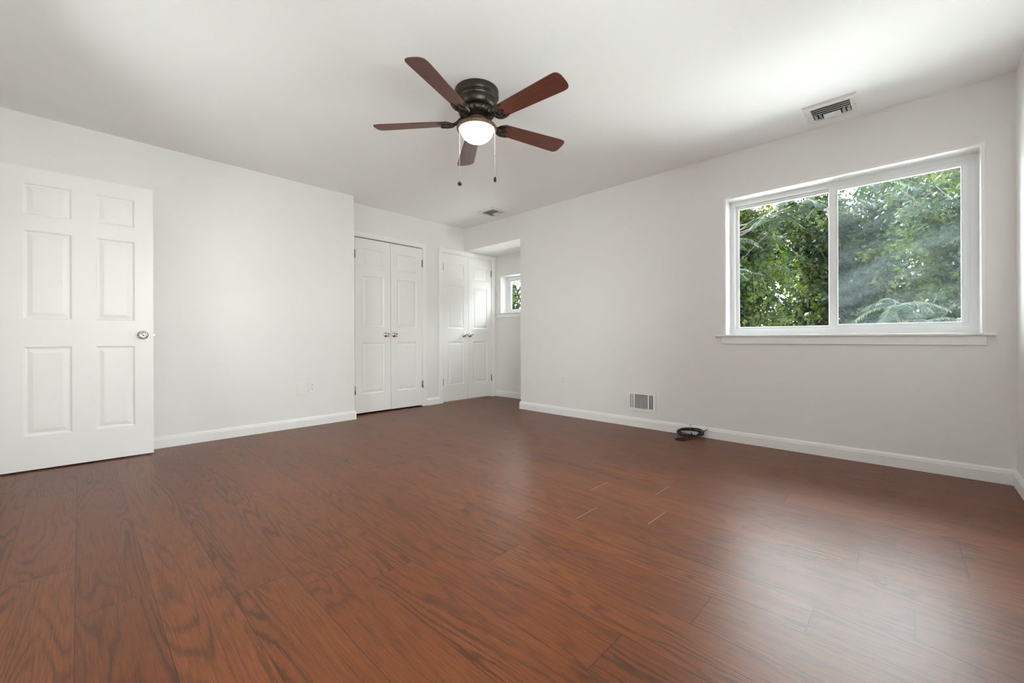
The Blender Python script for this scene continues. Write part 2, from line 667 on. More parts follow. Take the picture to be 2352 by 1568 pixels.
w = MB()   # closet insides
w.box((2.05, YC + 0.72, 0), (XA + T, YC + 0.84, H))
w.box((2.05, YC + 0.12, 0), (2.12, YC + 0.72, H))
w.box((3.20, YC + 0.12, 0), (3.34, YC + 0.72, H))
w.box((XA + 0.1, YC + 0.12, 0), (XA + T, YC + 0.72, H))
struct('wall_closet', w, M['wall'], 'white inner walls of the two closets behind their doors', 'wall')

w = MB()   # window wall with the alcove opening
y0, y1, z0, z1 = WIN
w.box((XR, YS - T, 0), (XR + T, y0, H))
w.box((XR, y1, 0), (XR + T, OPY - 0.2, H))
w.box((XR, y0, 0), (XR + T, y1, z0))
w.box((XR, y0, z1), (XR + T, y1, H))
w.box((XR, OPY - 0.2, 0), (XA + T, OPY, H))
w.box((XR, OPY, SOF), (XA + T, YC, H))
struct('wall_right', w, M['wall'], 'white wall with the wide window and the alcove opening', 'wall')

w = MB()
y0, y1, z0, z1 = AWIN
w.box((XA, OPY, 0), (XA + T, y0, SOF))
w.box((XA, y1, 0), (XA + T, YC, SOF))
w.box((XA, y0, 0), (XA + T, y1, z0))
w.box((XA, y0, z1), (XA + T, y1, SOF))
struct('wall_alcove', w, M['wall'], 'white end wall of the alcove around the small window', 'wall')

w = MB()
x0, x1, z0, z1 = SWIN
w.box((XW - T, YS - T, 0), (x0, YS, H))
w.box((x1, YS - T, 0), (XR, YS, H))
w.box((x0, YS - T, 0), (x1, YS, z0))
w.box((x0, YS - T, z1), (x1, YS, H))
struct('wall_near', w, M['wall'], 'white wall at the right edge of the picture beside the wide window', 'wall')

w = MB()   # wall with the doorway the open door belongs to, and the hall behind it
HD = (3.45, 4.24, 2.06)
w.box((XW - T, YS, 0), (XW, WWIN[0], H))
w.box((XW - T, WWIN[1], 0), (XW, HD[0], H))
w.box((XW - T, WWIN[0], 0), (XW, WWIN[1], WWIN[2]))
w.box((XW - T, WWIN[0], WWIN[3]), (XW, WWIN[1], H))
w.box((XW - T, HD[1], 0), (XW, YL, H))
w.box((XW - T, HD[0], HD[2]), (XW, HD[1], H))
struct('wall_rear', w, M['wall'], 'white wall with the doorway of the open door', 'wall')
w = MB()
w.box((XW - 1.5, 2.9, 0), (XW - 1.4, 4.9, H))
w.box((XW - 1.5, 2.8, 0), (XW - T, 2.9, H))
w.box((XW - 1.5, 4.8, 0), (XW - T, 4.9, H))
w.box((XW - 1.5, 2.8, -0.1), (XW - T + 0.02, 4.9, 0.0))
w.box((XW - 1.5, 2.8, H), (XW - T, 4.9, H + 0.1))
struct('wall_hall', w, M['wall'], 'white walls of the hall beyond the open door', 'wall')


# ------------------------------------------------------------------ baseboards
def baseboard(name, p0, p1, inward, label, hgt=0.092, th=0.014):
    """moulded baseboard from p0 to p1 (xy), standing off the wall towards inward"""
    p0, p1, q = Vector((*p0, 0)), Vector((*p1, 0)), Vector((*inward, 0))
    prof = [(0.0, 0), (th, 0), (th, hgt - 0.026), (th - 0.003, hgt - 0.020), (th - 0.003, hgt - 0.014),
            (th - 0.008, hgt - 0.005), (th - 0.011, hgt), (0.0, hgt)]
    m = MB()
    a = [m.bm.verts.new(p0 + q * d + Vector((0, 0, z))) for d, z in prof]
    b = [m.bm.verts.new(p1 + q * d + Vector((0, 0, z))) for d, z in prof]
    k = len(prof)
    for i in range(k):
        m.bm.faces.new([a[i], a[(i + 1) % k], b[(i + 1) % k], b[i]])
    m.bm.faces.new(a[::-1])
    m.bm.faces.new(b)
    return struct(name, m, M['trim'], label, 'baseboard')


baseboard('baseboard_left', (XW, YL), (2.091 + 0.014, YL), (0, -1), 'white baseboard along the wall behind the open door')
baseboard('baseboard_jog', (2.091, YL - 0.0), (2.091, YC), (1, 0), 'short white baseboard on the jog beside the wider closet')
baseboard('baseboard_back', (3.174, YC), (3.369, YC), (0, -1), 'short white baseboard between the two closets')
baseboard('baseboard_alcove', (XA, OPY), (XA, YC), (-1, 0), 'white baseboard under the small alcove window')
baseboard('baseboard_right', (XR, YS), (XR, OPY + 0.014), (-1, 0), 'white baseboard along the wall with the wide window')
baseboard('baseboard_end', (XR, OPY), (XA, OPY), (0, 1), 'white baseboard turning into the alcove')
baseboard('baseboard_near', (XW, YS), (XR, YS), (0, 1), 'white baseboard at the right edge of the picture')
baseboard('baseboard_rear', (XW, YS), (XW, HD[0]), (1, 0), 'white baseboard of the wall with the doorway')


# ------------------------------------------------------------------ casings
def casing(name, x0, x1, top, wd, label, y=YC, th=0.016, left=True):
    m = MB()
    b = 0.004
    if left:
        m.box((x0 - wd, y - th, 0), (x0, y, top + wd), b)
    m.box((x1, y - th, 0), (x1 + wd, y, top + wd), b)
    m.box((x0 - 0.003, y - th + 0.0006, top), (x1 + 0.003, y, top + wd - 0.0005), b)
    # jamb stops
    m.box((x0 - 0.001, y - 0.001, 0), (x0 + 0.004, y + 0.115, top))
    m.box((x1 - 0.004, y - 0.001, 0), (x1 + 0.001, y + 0.115, top))
    m.box((x0, y - 0.001, top - 0.002), (x1, y + 0.115, top + 0.001))
    return struct(name, m, M['trim'], label, 'door casing')


casing('trim_1', D1[0], D1[1], D1[2], 0.062, 'flat white casing around the wider closet next to the jog', th=0.008)
casing('trim_2', D2[0], D2[1], D2[2], 0.062, 'white casing around the closet beside the alcove')


# ------------------------------------------------------------------ doors
def panel_face(m, w_, h_, cols, rows, fr):
    """front of a panel door in local (u, v) with fr(u, v, depth) -> world; cols/rows are panel spans"""
    us = sorted({0.0, w_, *[q for c in cols for q in c]})
    vs = sorted({0.0, h_, *[q for r_ in rows for q in r_]})
    bm = m.bm
    for i in range(len(us) - 1):
        for j in range(len(vs) - 1):
            u0, u1, v0, v1 = us[i], us[i + 1], vs[j], vs[j + 1]
            isp = any(abs(u0 - c[0]) < 1e-6 and abs(u1 - c[1]) < 1e-6 for c in cols) and any(
                abs(v0 - r_[0]) < 1e-6 and abs(v1 - r_[1]) < 1e-6 for r_ in rows)
            if not isp:
                bm.faces.new([bm.verts.new(fr(*q)) for q in ((u0, v0, 0), (u1, v0, 0), (u1, v1, 0), (u0, v1, 0))])
                continue
            steps = [(0, 0), (0.006, -0.0028), (0.010, -0.007), (0.014, -0.008), (0.020, -0.008), (0.042, -0.003), (0.045, -0.0026)]
            prev = None
            for ins, dep in steps:
                ring = [bm.verts.new(fr(*q)) for q in ((u0 + ins, v0 + ins, dep), (u1 - ins, v0 + ins, dep), (u1 - ins, v1 - ins, dep), (u0 + ins, v1 - ins, dep))]
                if prev:
                    for k in range(4):
                        bm.faces.new([prev[k], prev[(k + 1) % 4], ring[(k + 1) % 4], ring[k]])
                prev = ring
            bm.faces.new(prev)


def door_leaf(w_, h_, th, cols, rows, o, ux, nrm, both=False):
    """o: lower corner, ux: width direction, nrm: outward normal of the front"""
    o, ux, nrm = Vector(o), Vector(ux).normalized(), Vector(nrm).normalized()
    fr = lambda u, v, d: o + ux * u + Vector((0, 0, v)) + nrm * d
    m = MB()
    panel_face(m, w_, h_, cols, rows, fr)
    bk = lambda u, v, d: fr(u, v, -th - d)
    panel_face(m, w_, h_, cols, rows, bk)
    for a, b in (((0, 0), (w_, 0)), ((w_, 0), (w_, h_)), ((w_, h_), (0, h_)), ((0, h_), (0, 0))):
        m.quad(fr(*a, 0), fr(*b, 0), fr(*b, -th), fr(*a, -th))
    bmesh.ops.remove_doubles(m.bm, verts=m.bm.verts[:], dist=1e-5)
    return m


def frame_mat(o, nrm):
    """matrix putting local +z along nrm at o"""
    return Matrix.Translation(Vector(o)) @ Vector(nrm).to_track_quat('Z', 'Y').to_matrix().to_4x4()


def round_knob(o, nrm, parent, s=1.0):
    prof = [(0.033, 0), (0.033, 0.003), (0.030, 0.008), (0.016, 0.011), (0.012, 0.014), (0.0115, 0.026), (0.016, 0.031),
            (0.024, 0.037), (0.0275, 0.045), (0.0275, 0.053), (0.025, 0.060), (0.020, 0.0635), (0.0185, 0.0625), (0.0165, 0.0605), (0.006, 0.0605), (0.004, 0.063), (0, 0.063)]
    m = MB().lathe([(r * s, z * s) for r, z in prof], frame_mat(o, nrm), 40)
    return m.build('knob', M['nickel'], parent)


def closet_knob(o, nrm, parent):
    prof = [(0.031, 0), (0.031, 0.003), (0.028, 0.009), (0.018, 0.013), (0.010, 0.016), (0.009, 0.032), (0.014, 0.037),
            (0.0215, 0.044), (0.0235, 0.052), (0.022, 0.060), (0.017, 0.0645), (0.015, 0.0635), (0.013, 0.0615), (0.0, 0.0615)]
    m = MB().lathe(prof, frame_mat(o, nrm), 36)
    return m.build('knob', M['nickel'], parent)


ROWS = [(0.222, 0.822), (1.006, 1.602), (1.706, 1.918)]
# open door against the left wall
dA, dB = Vector((-0.360, 4.250, 0)), Vector((0.400, 4.212, 0))
dt_ = (dB - dA).normalized()
dn = Vector((dt_.y, -dt_.x, 0))
Wd = (dB - dA).length
dm = door_leaf(Wd, 2.022, 0.035, [(0.105, 0.330), (Wd - 0.315, Wd - 0.105)], [(a + 0.002, b + 0.002) for a, b in ROWS], dA + Vector((0, 0, 0.010)), dt_, dn)
door1 = struct('door_1', dm, M['door'], 'white six-panel door standing open against the left wall', 'door')
kp = dA + dt_ * (Wd - 0.060) + Vector((0, 0, 0.915))
round_knob(kp, dn, door1)
round_knob(kp - dn * 0.035, -dn, door1, 0.95)
m = MB()
ep = dA + dt_ * Wd - dn * 0.0175 + Vector((0, 0, 0.915))
R3 = Matrix((dt_, dn, (0, 0, 1))).transposed().to_4x4()
t = MB()
t.box((0, -0.012, -0.028), (0.0015, 0.012, 0.028), 0.0005)
t.box((0, -0.006, -0.009), (0.011, 0.006, 0.009), 0.002)
t.bm.transform(Matrix.Translation(ep) @ R3)
t.build('latch', M['hinge'], door1)
for zc in (0.25, 1.02, 1.83):
    MB().tube([dA + dn * 0.006 + Vector((-0.004, 0, zc - 0.045)), dA + dn * 0.006 + Vector((-0.004, 0, zc + 0.045))], 0.006, 12).build('hinge', M['hinge'], door1)


def closet_leaf(name, x0, x1, z0, z1, hinge_left, knob_x, label):
    w_ = x1 - x0
    m = door_leaf(w_, z1 - z0, 0.032, [(0.0845, w_ - 0.0845)], [(a + 0.012 - z0 + 0.002, b + 0.012 - z0 + 0.002) for a, b in ROWS], (x0, YC - 0.003, z0), (1, 0, 0), (0, -1, 0))
    d = struct(name, m, M['door'], label, 'door')
    closet_knob((knob_x, YC - 0.003, 0.928), (0, -1, 0), d)
    hx = x0 - 0.003 if hinge_left else x1 + 0.003
    for zc in (0.288, 1.857):
        h = MB()
        h.tube([(hx, YC - 0.010, zc - 0.044), (hx, YC - 0.010, zc + 0.044)], 0.0068, 12)
        h.tube([(hx, YC - 0.010, zc - 0.049), (hx, YC - 0.010, zc - 0.044)], 0.0045, 10)
        h.tube([(hx, YC - 0.010, zc + 0.044), (hx, YC - 0.010, zc + 0.049)], 0.0045, 10)
        sgn = 1 if hinge_left else -1
        h.box((hx, YC - 0.0055, zc - 0.044), (hx + sgn * 0.013, YC - 0.003, zc + 0.044))
        h.build('hinge', M['hinge'], d)
    return d


closet_leaf('door_2', 2.194, 2.6475, 0.020, 2.049, True, 2.583, 'left leaf of the wider closet, white panel door next to the jog')
closet_leaf('door_3', 2.6515, 3.106, 0.018, 2.049, False, 2.697, 'right leaf of the closet next to the jog, white panel door')
closet_leaf('door_4', 3.437, 3.8895, 0.018, 2.050, True, 3.812, 'left leaf of the closet beside the alcove, white panel door')
closet_leaf('door_5', 3.8935, 4.342, 0.018, 2.050, False, 3.922, 'right leaf of the closet beside the alcove, lit by the small window')


# ------------------------------------------------------------------ windows
def bar_frame(m, x0, x1, y0, y1, z0, z1, wl, wr, wb, wt, bev=0.003):
    """rectangular frame in a plane of constant x; y1 is the left side seen from inside"""
    m.box((x0, y1 - wl, z0), (x1, y1, z1), bev)
    m.box((x0, y0, z0), (x1, y0 + wr, z1), bev)
    m.box((x0 + 0.0006, y0 + wr - 0.005, z0 + 0.0004), (x1 - 0.0006, y1 - wl + 0.005, z0 + wb), bev)
    m.box((x0 + 0.0006, y0 + wr - 0.005, z1 - wt), (x1 - 0.0006, y1 - wl + 0.005, z1 - 0.0004), bev)


def stool(parent, xw, y0, y1, z, ya0, ya1, zb):
    m = MB()
    m.box((xw - 0.028, y0, z - 0.018), (xw + 0.14, y1, z), 0.006, 3)
    # only the nosing runs past the opening
    m.build('window_sill', M['trim'], parent)
    a = MB()
    a.box((xw - 0.012, ya0, zb), (xw, ya1, z - 0.018), 0.003)
    a.build('window_apron', M['trim'], parent)


# the wide slider
y0, y1, z0, z1 = WIN
win = thing('window_1', (XR + 0.15, 0.41, z0), 'wide white sliding window with two panes looking onto trees', 'window', kind='structure')
f = MB()
fx = XR + 0.128
bar_frame(f, fx, fx + 0.085, y0 - 0.004, y1 + 0.004, z0 - 0.004, z1 + 0.004, 0.056, 0.058, 0.052, 0.058, 0.004)
f.build('window_frame', M['vinyl'], win)
jb = MB()  # added boards, paler paint for light caught on the rounded drywall edge
for (a_, b_) in (((XR - 0.003, y1 - 0.018, z0), (fx + 0.01, y1 + 0.002, z1 + 0.002)), ((XR - 0.003, y0 - 0.002, z0), (fx + 0.01, y0 + 0.018, z1 + 0.002)), ((XR - 0.003, y0 + 0.012, z1 - 0.018), (fx + 0.01, y1 - 0.012, z1 + 0.002))):
    jb.box(a_, b_, 0.006, 3)
jb.build('reveal_edge_board', M['trim'], win)
ls = MB()    # fixed left light
bar_frame(ls, fx + 0.035, fx + 0.060, 0.405, 1.107, 0.946, 2.019, 0.026, 0.05, 0.024, 0.028, 0.005)
bar_frame(ls, fx + 0.026, fx + 0.040, 0.405, 1.105, 0.949, 2.016, 0.011, 0.03, 0.009, 0.012, 0.003)
ls = ls.build('left_sash', M['vinyl'], win)
MB().box((fx + 0.045, 0.44, 0.965), (fx + 0.049, 1.086, 1.996)).build('pane', M['glass'], ls)
rs = MB()    # sliding right sash, nearer the room
bar_frame(rs, fx + 0.004, fx + 0.032, -0.282, 0.449, 0.942, 2.022, 0.047, 0.046, 0.036, 0.038, 0.004)
bar_frame(rs, fx - 0.002, fx + 0.012, -0.266, 0.402, 0.9695, 1.994, 0.008, 0.022, 0.008, 0.012, 0.003)
rs = rs.build('right_sash', M['vinyl'], win)
MB().box((fx + 0.014, -0.252, 0.968), (fx + 0.018, 0.415, 1.995)).build('pane', M['glass_veiled'], rs)
lk = MB()
lk.box((fx + 0.016, 0.446, 1.795), (fx + 0.034, 0.458, 1.872), 0.003)
lk.box((fx + 0.020, 0.455, 1.852), (fx + 0.032, 0.482, 1.866), 0.003)
lk.box((fx + 0.020, 0.455, 1.818), (fx + 0.032, 0.470, 1.832), 0.003)
lk.build('sash_lock', M['vinyl'], win)
stool(win, XR, -0.372, 1.218, 0.903, -0.331, 1.171, 0.826)

# small alcove window
y0, y1, z0, z1 = AWIN
win2 = thing('window_2', (XA + 0.15, (y0 + y1) / 2, z0), 'small white window in the alcove, half hidden by the wall edge', 'window', kind='structure')
f = MB()
fx = XA + 0.135
bar_frame(f, fx, fx + 0.075, y0 - 0.004, y1 + 0.004, z0 - 0.004, z1 + 0.004, 0.030, 0.030, 0.036, 0.040, 0.004)
f.build('window_frame', M['vinyl'], win2)
g = MB()
bar_frame(g, fx + 0.020, fx + 0.050, y0 + 0.02, y1 - 0.024, z0 + 0.026, z1 - 0.032, 0.042, 0.042, 0.036, 0.036, 0.005)
g = g.build('window_sash', M['vinyl'], win2)
MB().box((fx + 0.033, y0 + 0.05, z0 + 0.05), (fx + 0.037, y1 - 0.055, z1 - 0.055)).build('pane', M['glass'], g)
stool(win2, XA, 3.63, YC - 0.001, 1.265, 3.66, 4.575, 1.195)

# added window behind the camera, a source of fill daylight
x0, x1, z0, z1 = SWIN
win3 = thing('fill_window_1', ((x0 + x1) / 2, YS - 0.15, z0), 'added white window out of the frame behind the camera, for fill daylight', 'window', kind='structure')
f = MB()
fy = YS - 0.21
f.box((x0 - 0.004, fy, z0 - 0.004), (x0 + 0.055, fy + 0.08, z1 + 0.004), 0.004)
f.box((x1 - 0.055, fy, z0 - 0.004), (x1 + 0.004, fy + 0.08, z1 + 0.004), 0.004)
f.box((x0, fy, z0 - 0.004), (x1, fy + 0.08, z0 + 0.055), 0.004)
f.box((x0, fy, z1 - 0.055), (x1, fy + 0.08, z1 + 0.004), 0.004)
f.box(((x0 + x1) / 2 - 0.025, fy + 0.01, z0), ((x0 + x1) / 2 + 0.025, fy + 0.07, z1), 0.004)
f.build('window_frame', M['vinyl'], win3)
MB().box((x0 + 0.04, fy + 0.04, z0 + 0.04), (x1 - 0.04, fy + 0.044, z1 - 0.04)).build('pane', M['glass'], win3)


y0, y1, z0, z1 = WWIN  # added unseen window, daylight fill from the side
win4 = thing('fill_window_2', (XW - 0.15, (y0 + y1) / 2, z0), 'added white window out of the frame in the doorway wall, for fill daylight', 'window', kind='structure')
f = MB()
fx = XW - 0.20
bar_frame(f, fx, fx + 0.08, y0 - 0.004, y1 + 0.004, z0 - 0.004, z1 + 0.004, 0.055, 0.055, 0.055, 0.055, 0.004)
f.build('window_frame', M['vinyl'], win4)
MB().box((fx + 0.04, y0 + 0.04, z0 + 0.04), (fx + 0.044, y1 - 0.04, z1 - 0.04)).build('pane', M['glass'], win4)


# ------------------------------------------------------------------ vents
def ceiling_vent(cx, cy, label):
    v = thing('ceiling_vent', (cx, cy, H), label, 'vent', 'ceiling vents')
    a, b = 0.148, 0.145                # half sizes in x and y
    gx, gy = 0.100, 0.105
    zt, zb = H, H - 0.012
    f = MB()
    # sloped frame: outer edge at the ceiling, inner ring lower
    outer = [(-a, -b), (a, -b), (a, b), (-a, b)]
    mid = [(-a + 0.012, -b + 0.012), (a - 0.012, -b + 0.012), (a - 0.012, b - 0.012), (-a + 0.012, b - 0.012)]
    inner = [(-gx, -gy), (gx, -gy), (gx, gy), (-gx, gy)]
    rings = []
    for pts, z in ((outer, zt), (outer, zt - 0.003), (mid, zb), (inner, zb), (inner, zt - 0.001)):
        rings.append([f.bm.verts.new((cx + x, cy + y, z)) for x, y in pts])
    for i in range(len(rings) - 1):
        for k in range(4):
            f.bm.faces.new([rings[i][k], rings[i][(k + 1) % 4], rings[i + 1][(k + 1) % 4], rings[i + 1][k]])
    # blank lower middle
    f.box((cx + 0.022, cy - 0.048, zb - 0.001), (cx + gx + 0.002, cy + 0.048, zb + 0.002), 0.0008)
    f.build('frame', M['ventw'], v)
    d = MB().box((cx - gx - 0.002, cy - gy - 0.002, zt - 0.0012), (cx + gx + 0.002, cy + gy + 0.002, zt - 0.0004))
    d.build('duct_shade', M['dark'], v)  # flat black plate: shade of the duct's depth put into its colour
    for i in range(4):                 # long slats parallel to the window wall
        x = cx - gx + 0.016 + i * 0.030
        s = MB()
        c, sl = math.cos(R(38)), -math.sin(R(38))
        hw = 0.0043
        s.quad((x - hw * c, cy - gy, zb + 0.0045 - hw * sl * 0.6), (x + hw * c, cy - gy, zb + 0.0045 + hw * sl * 0.6), (x + hw * c, cy + gy, zb + 0.0045 + hw * sl * 0.6), (x - hw * c, cy + gy, zb + 0.0045 - hw * sl * 0.6))
        bmesh.ops.solidify(s.bm, geom=s.bm.faces[:], thickness=0.001)
        s.build('slat', M['ventw'], v)
    for sgn in (-1, 1):                # short deflectors at both ends
        for j in range(2):
            y = cy + sgn * (0.066 + j * 0.026)
            s = MB()
            hw = 0.0105
            q = sgn
            s.quad((cx + 0.022, y - q * hw, zb + 0.0005), (cx + gx, y - q * hw, zb + 0.0005), (cx + gx, y + q * hw * 0.7, zb + 0.009), (cx + 0.022, y + q * hw * 0.7, zb + 0.009))
            bmesh.ops.solidify(s.bm, geom=s.bm.faces[:], thickness=0.001)
            s.build('deflector', M['ventw'], v)
    for x, y in ((0, -0.125), (0, 0.125), (0.118, 0)):
        MB().lathe([(0, -0.0012), (0.0028, -0.001), (0.0035, 0)], Matrix.Translation((cx + x, cy + y, zb)), 10).build('screw', M['hinge'], v)
    return v


ceiling_vent(3.572, 0.390, 'white slotted ceiling vent above the wide window')
ceiling_vent(3.545, 3.722, 'white slotted ceiling vent in the far corner near the alcove')

# wall register low on the window wall
rc = (XR, 1.905, 0.254)
v = thing('wall_vent', (XR, 1.905, 0.161), 'white louvered wall vent low on the window wall above the baseboard', 'vent')
f = MB()
ya, yb, za, zb = 1.760, 2.050, 0.161, 0.347


def xr_box(m, u0, u1, w0, w1, d0, d1, bev=0.0):
    """u from the left edge as seen, w from the bottom, d out of the wall"""
    m.box((XR - d1, yb - u1, za + w0), (XR - d0, yb - u0, za + w1), bev)


WV, HV = 0.290, 0.186
U = [(0.024, 0.056), (0.070, 0.208), (0.221, 0.259)]
wb0, wb1 = 0.027, 0.160
xr_box(f, 0, U[0][0], 0, HV, 0, 0.009)
xr_box(f, U[2][1], WV, 0, HV, 0, 0.009)
xr_box(f, U[0][0], U[2][1], 0, wb0, 0, 0.009)
xr_box(f, U[0][0], U[2][1], wb1, HV, 0, 0.009)
xr_box(f, U[0][1], U[1][0], wb0, wb1, 0, 0.009)
xr_box(f, U[1][1], U[2][0], wb0, wb1, 0, 0.009)
f.build('frame', M['ventw'], v)
d = MB()
xr_box(d, 0.02, WV - 0.02, 0.02, HV - 0.02, 0.0003, 0.0012)
d.build('duct_shade', M['dark'], v)  # black sheet painted for the shade behind the louvers
for k in range(10):
    s = MB()
    w0 = wb0 + (k + 0.5) * (wb1 - wb0) / 10.5
    xr_box(s, U[1][0] - 0.001, U[1][1] + 0.001, w0, w0 + 0.0058, 0.0055, 0.0085)
    s.build('louver', M['ventw'], v)
for u0, u1, wd, dp in ((*U[0], 0.0065, 0.0085), (*U[2], 0.0045, 0.0080)):
    for k in range(2):
        s = MB()
        c0 = u0 + (k + 1) * (u1 - u0) / 3
        xr_box(s, c0 - wd / 2, c0 + wd / 2, wb0 - 0.001, wb1 + 0.001, 0.002, dp)
        s.build('louver', M['ventw'], v)
lv = MB()
xr_box(lv, 0.0115, 0.0165, 0.045, 0.085, 0.009, 0.0095)
xr_box(lv, 0.0105, 0.0175, 0.062, 0.070, 0.009, 0.020, 0.002)
lv.build('damper_lever', M['ventw'], v)


# ------------------------------------------------------------------ outlets
def wall_frame(kind, c):
    """matrix: local x right as seen, y up, z out of the wall"""
    if kind == 'left':
        return Matrix(((1, 0, 0, c[0]), (0, 0, -1, c[1]), (0, 1, 0, c[2]), (0, 0, 0, 1)))
    return Matrix(((0, 0, -1, c[0]), (-1, 0, 0, c[1]), (0, 1, 0, c[2]), (0, 0, 0, 1)))


def outlet(c, kind, label, blank=False, pw=0.079, ph=0.124):
    o = thing('blank_wall_plate' if blank else 'wall_outlet', c, label, 'wall plate' if blank else 'outlet', None if blank else 'wall outlets')
    F = wall_frame(kind, c)
    p = MB()
    p.box((-pw / 2, -ph / 2, 0), (pw / 2, ph / 2, 0.006), 0.0025, 3)
    p.bm.transform(F)
    p.build('cover_plate', M['plate'], o)
    if blank:
        for sy in (-0.042, 0.042):
            MB().lathe([(0.0035, 0.0055), (0.003, 0.0072), (0, 0.0074)], F @ Matrix.Translation((0, sy, 0)), 12).build('screw', M['plate'], o)
        return
    r = MB()
    r.box((-0.0175, -0.034, 0.004), (0.0175, 0.034, 0.0078), 0.0015)
    r.bm.transform(F)
    r = r.build('receptacle', M['plate'], o)
    for cy in (-0.019, 0.019):
        s = MB()
        s.box((-0.0075, cy - 0.001, 0.0075), (-0.0050, cy + 0.008, 0.0081))
        s.box((0.0050, cy, 0.0075), (0.0072, cy + 0.0075, 0.0081))
        s.lathe([(0.0034, 0.0075), (0.0034, 0.0081), (0, 0.0081)], Matrix.Translation((0, cy - 0.0075, 0)), 12)
        s.bm.transform(F)
        s.build('slots', M['slot'], r)


outlet((1.534, YL, 0.3865), 'left', 'blank white wall plate left of the outlet on the left wall', True)
outlet((1.644, YL, 0.3955), 'left', 'white duplex outlet on the left wall beside the blank plate')
outlet((XR, 2.859, 0.400), 'right', 'small white duplex outlet on the window wall near the alcove', pw=0.072, ph=0.116)


# ------------------------------------------------------------------ ceiling fan
FX, FY = 1.750, 1.979
fan = thing('ceiling_fan', (FX, FY, H), 'five-blade dark bronze ceiling fan with a lit bowl and two pull chains', 'ceiling fan')
FM = Matrix.Translation((FX, FY, 0))
prof = [(0, 2.44), (0.138, 2.44), (0.139, 2.436), (0.139, 2.398), (0.135, 2.393), (0.128, 2.391), (0.128, 2.387), (0.131, 2.384), (0.131, 2.380),
        (0.127, 2.376), (0.1265, 2.371), (0.128, 2.367), (0.126, 2.350), (0.120, 2.334), (0.112, 2.324), (0.106, 2.321), (0, 2.321)]
MB().lathe(prof, FM, 64).build('motor_housing', M['bronze'], fan)
prof = [(0, 2.322), (0.100, 2.322), (0.108, 2.318), (0.112, 2.306), (0.111, 2.297), (0.104, 2.284), (0.090, 2.274), (0.074, 2.268), (0.068, 2.262), (0.0, 2.262)]
MB().lathe(prof, FM, 144, rfun=lambda a, z: 1 + (0.022 * math.cos(24 * a) if 2.27 < z < 2.314 else 0)).build('vented_ring', M['bronze'], fan)
# lamp fitter: bell flaring to the rim
prof = [(0, 2.270), (0.060, 2.269), (0.063, 2.262), (0.064, 2.254), (0.072, 2.243), (0.088, 2.234), (0.108, 2.226), (0.122, 2.217), (0.127, 2.209), (0.127, 2.200), (0.122, 2.195), (0.114, 2.194), (0.110, 2.197), (0.108, 2.205), (0, 2.215)]
MB().lathe(prof, FM, 64).build('lamp_holder', M['bronze_glow'], fan)
prof = [(0.104, 2.199)] + [(0.104 * math.cos(q), 2.197 - 0.080 * math.sin(q)) for q in [i * PI / 2 / 14 for i in range(15)]]
prof[-1] = (0, prof[-1][1])
MB().lathe(prof, FM, 56).build('lamp_bowl', M['bowl'], fan)

BZ, BR = 2.243, 0.665


def blade_uv(o):
    me = o.data
    ul = me.uv_layers.new(name='UVMap')
    return ul


for k in range(5):
    ang = R(200.5 + 72 * k)
    rot = Matrix.Translation((FX, FY, BZ)) @ Matrix.Rotation(ang, 4, 'Z') @ Matrix.Rotation(R(-12.5), 4, 'X')
    # outline: root 0.105 wide, tip 0.135, generously rounded corners
    r0, r1, w0, w1 = 0.168, BR, 0.050, 0.066
    pts = []
    tip = []
    for i in range(25):                # squarish rounded end
        q = R(90 - 180 * i / 24)
        tip.append((r1 - 0.055 + 0.055 * abs(math.cos(q)) ** 0.55, w1 * math.copysign(abs(math.sin(q)) ** 0.62, math.sin(q))))
    bow, low = [], []
    root = [(r0 + 0.02, -w0), (r0, -w0 + 0.022), (r0 - 0.004, 0), (r0, w0 - 0.022), (r0 + 0.02, w0)]
    poly = tip + bow + low + root
    b = MB().prism(poly, 0.0055, 0.0012)
    ul = b.bm.loops.layers.uv.new('UVMap')
    for fce in b.bm.faces:
        for lp in fce.loops:
            lp[ul].uv = (lp.vert.co.x + 1.7 * k, lp.vert.co.y)
    b.bm.transform(rot)
    b.build('blade', M['blade'], fan)
    # blade arm: neck from the hub, then a scrolled plate with three prongs under the blade root
    a = MB()
    neck = [Vector((0.080, 0, 0.030)), Vector((0.105, 0, 0.022)), Vector((0.128, 0, 0.004)), Vector((0.150, 0, -0.005)), Vector((0.175, 0, -0.006))]
    a.tube(neck, [0.013, 0.012, 0.011, 0.011, 0.010], 10)
    half = [(0.140, 0.014), (0.152, 0.034), (0.172, 0.050), (0.200, 0.055), (0.232, 0.050), (0.246, 0.043), (0.236, 0.038), (0.214, 0.038), (0.200, 0.032), (0.196, 0.022), (0.206, 0.012), (0.224, 0.006)]
    plate = half + [(0.232, 0.0)] + [(x, -y) for x, y in half[::-1]]
    a.prism(plate, 0.005, 0.0015, Matrix.Translation((0, 0, -0.0062)))
    for sg in (1, -1):                 # raised scroll on each lobe
        sc = [(0.150, 0.016), (0.160, 0.036), (0.180, 0.047), (0.205, 0.049), (0.228, 0.046), (0.241, 0.043)]
        a.tube([Vector((x, y * sg, -0.0065)) for x, y in sc], [0.0045, 0.005, 0.0055, 0.005, 0.0042, 0.003], 8)
        a.tube([Vector((0.168, 0.012 * sg, -0.0065)), Vector((0.186, 0.026 * sg, -0.008)), Vector((0.196, 0.030 * sg, -0.0065))], 0.0045, 8)
    for x, y in ((0.238, 0.043), (0.238, -0.043), (0.222, 0)):
        a.lathe([(0, -0.0035), (0.003, -0.0028), (0.0042, 0)], Matrix.Translation((x, y, -0.006)), 10)
    a.bm.transform(rot)
    a.build('blade_arm', M['bronze'], fan)

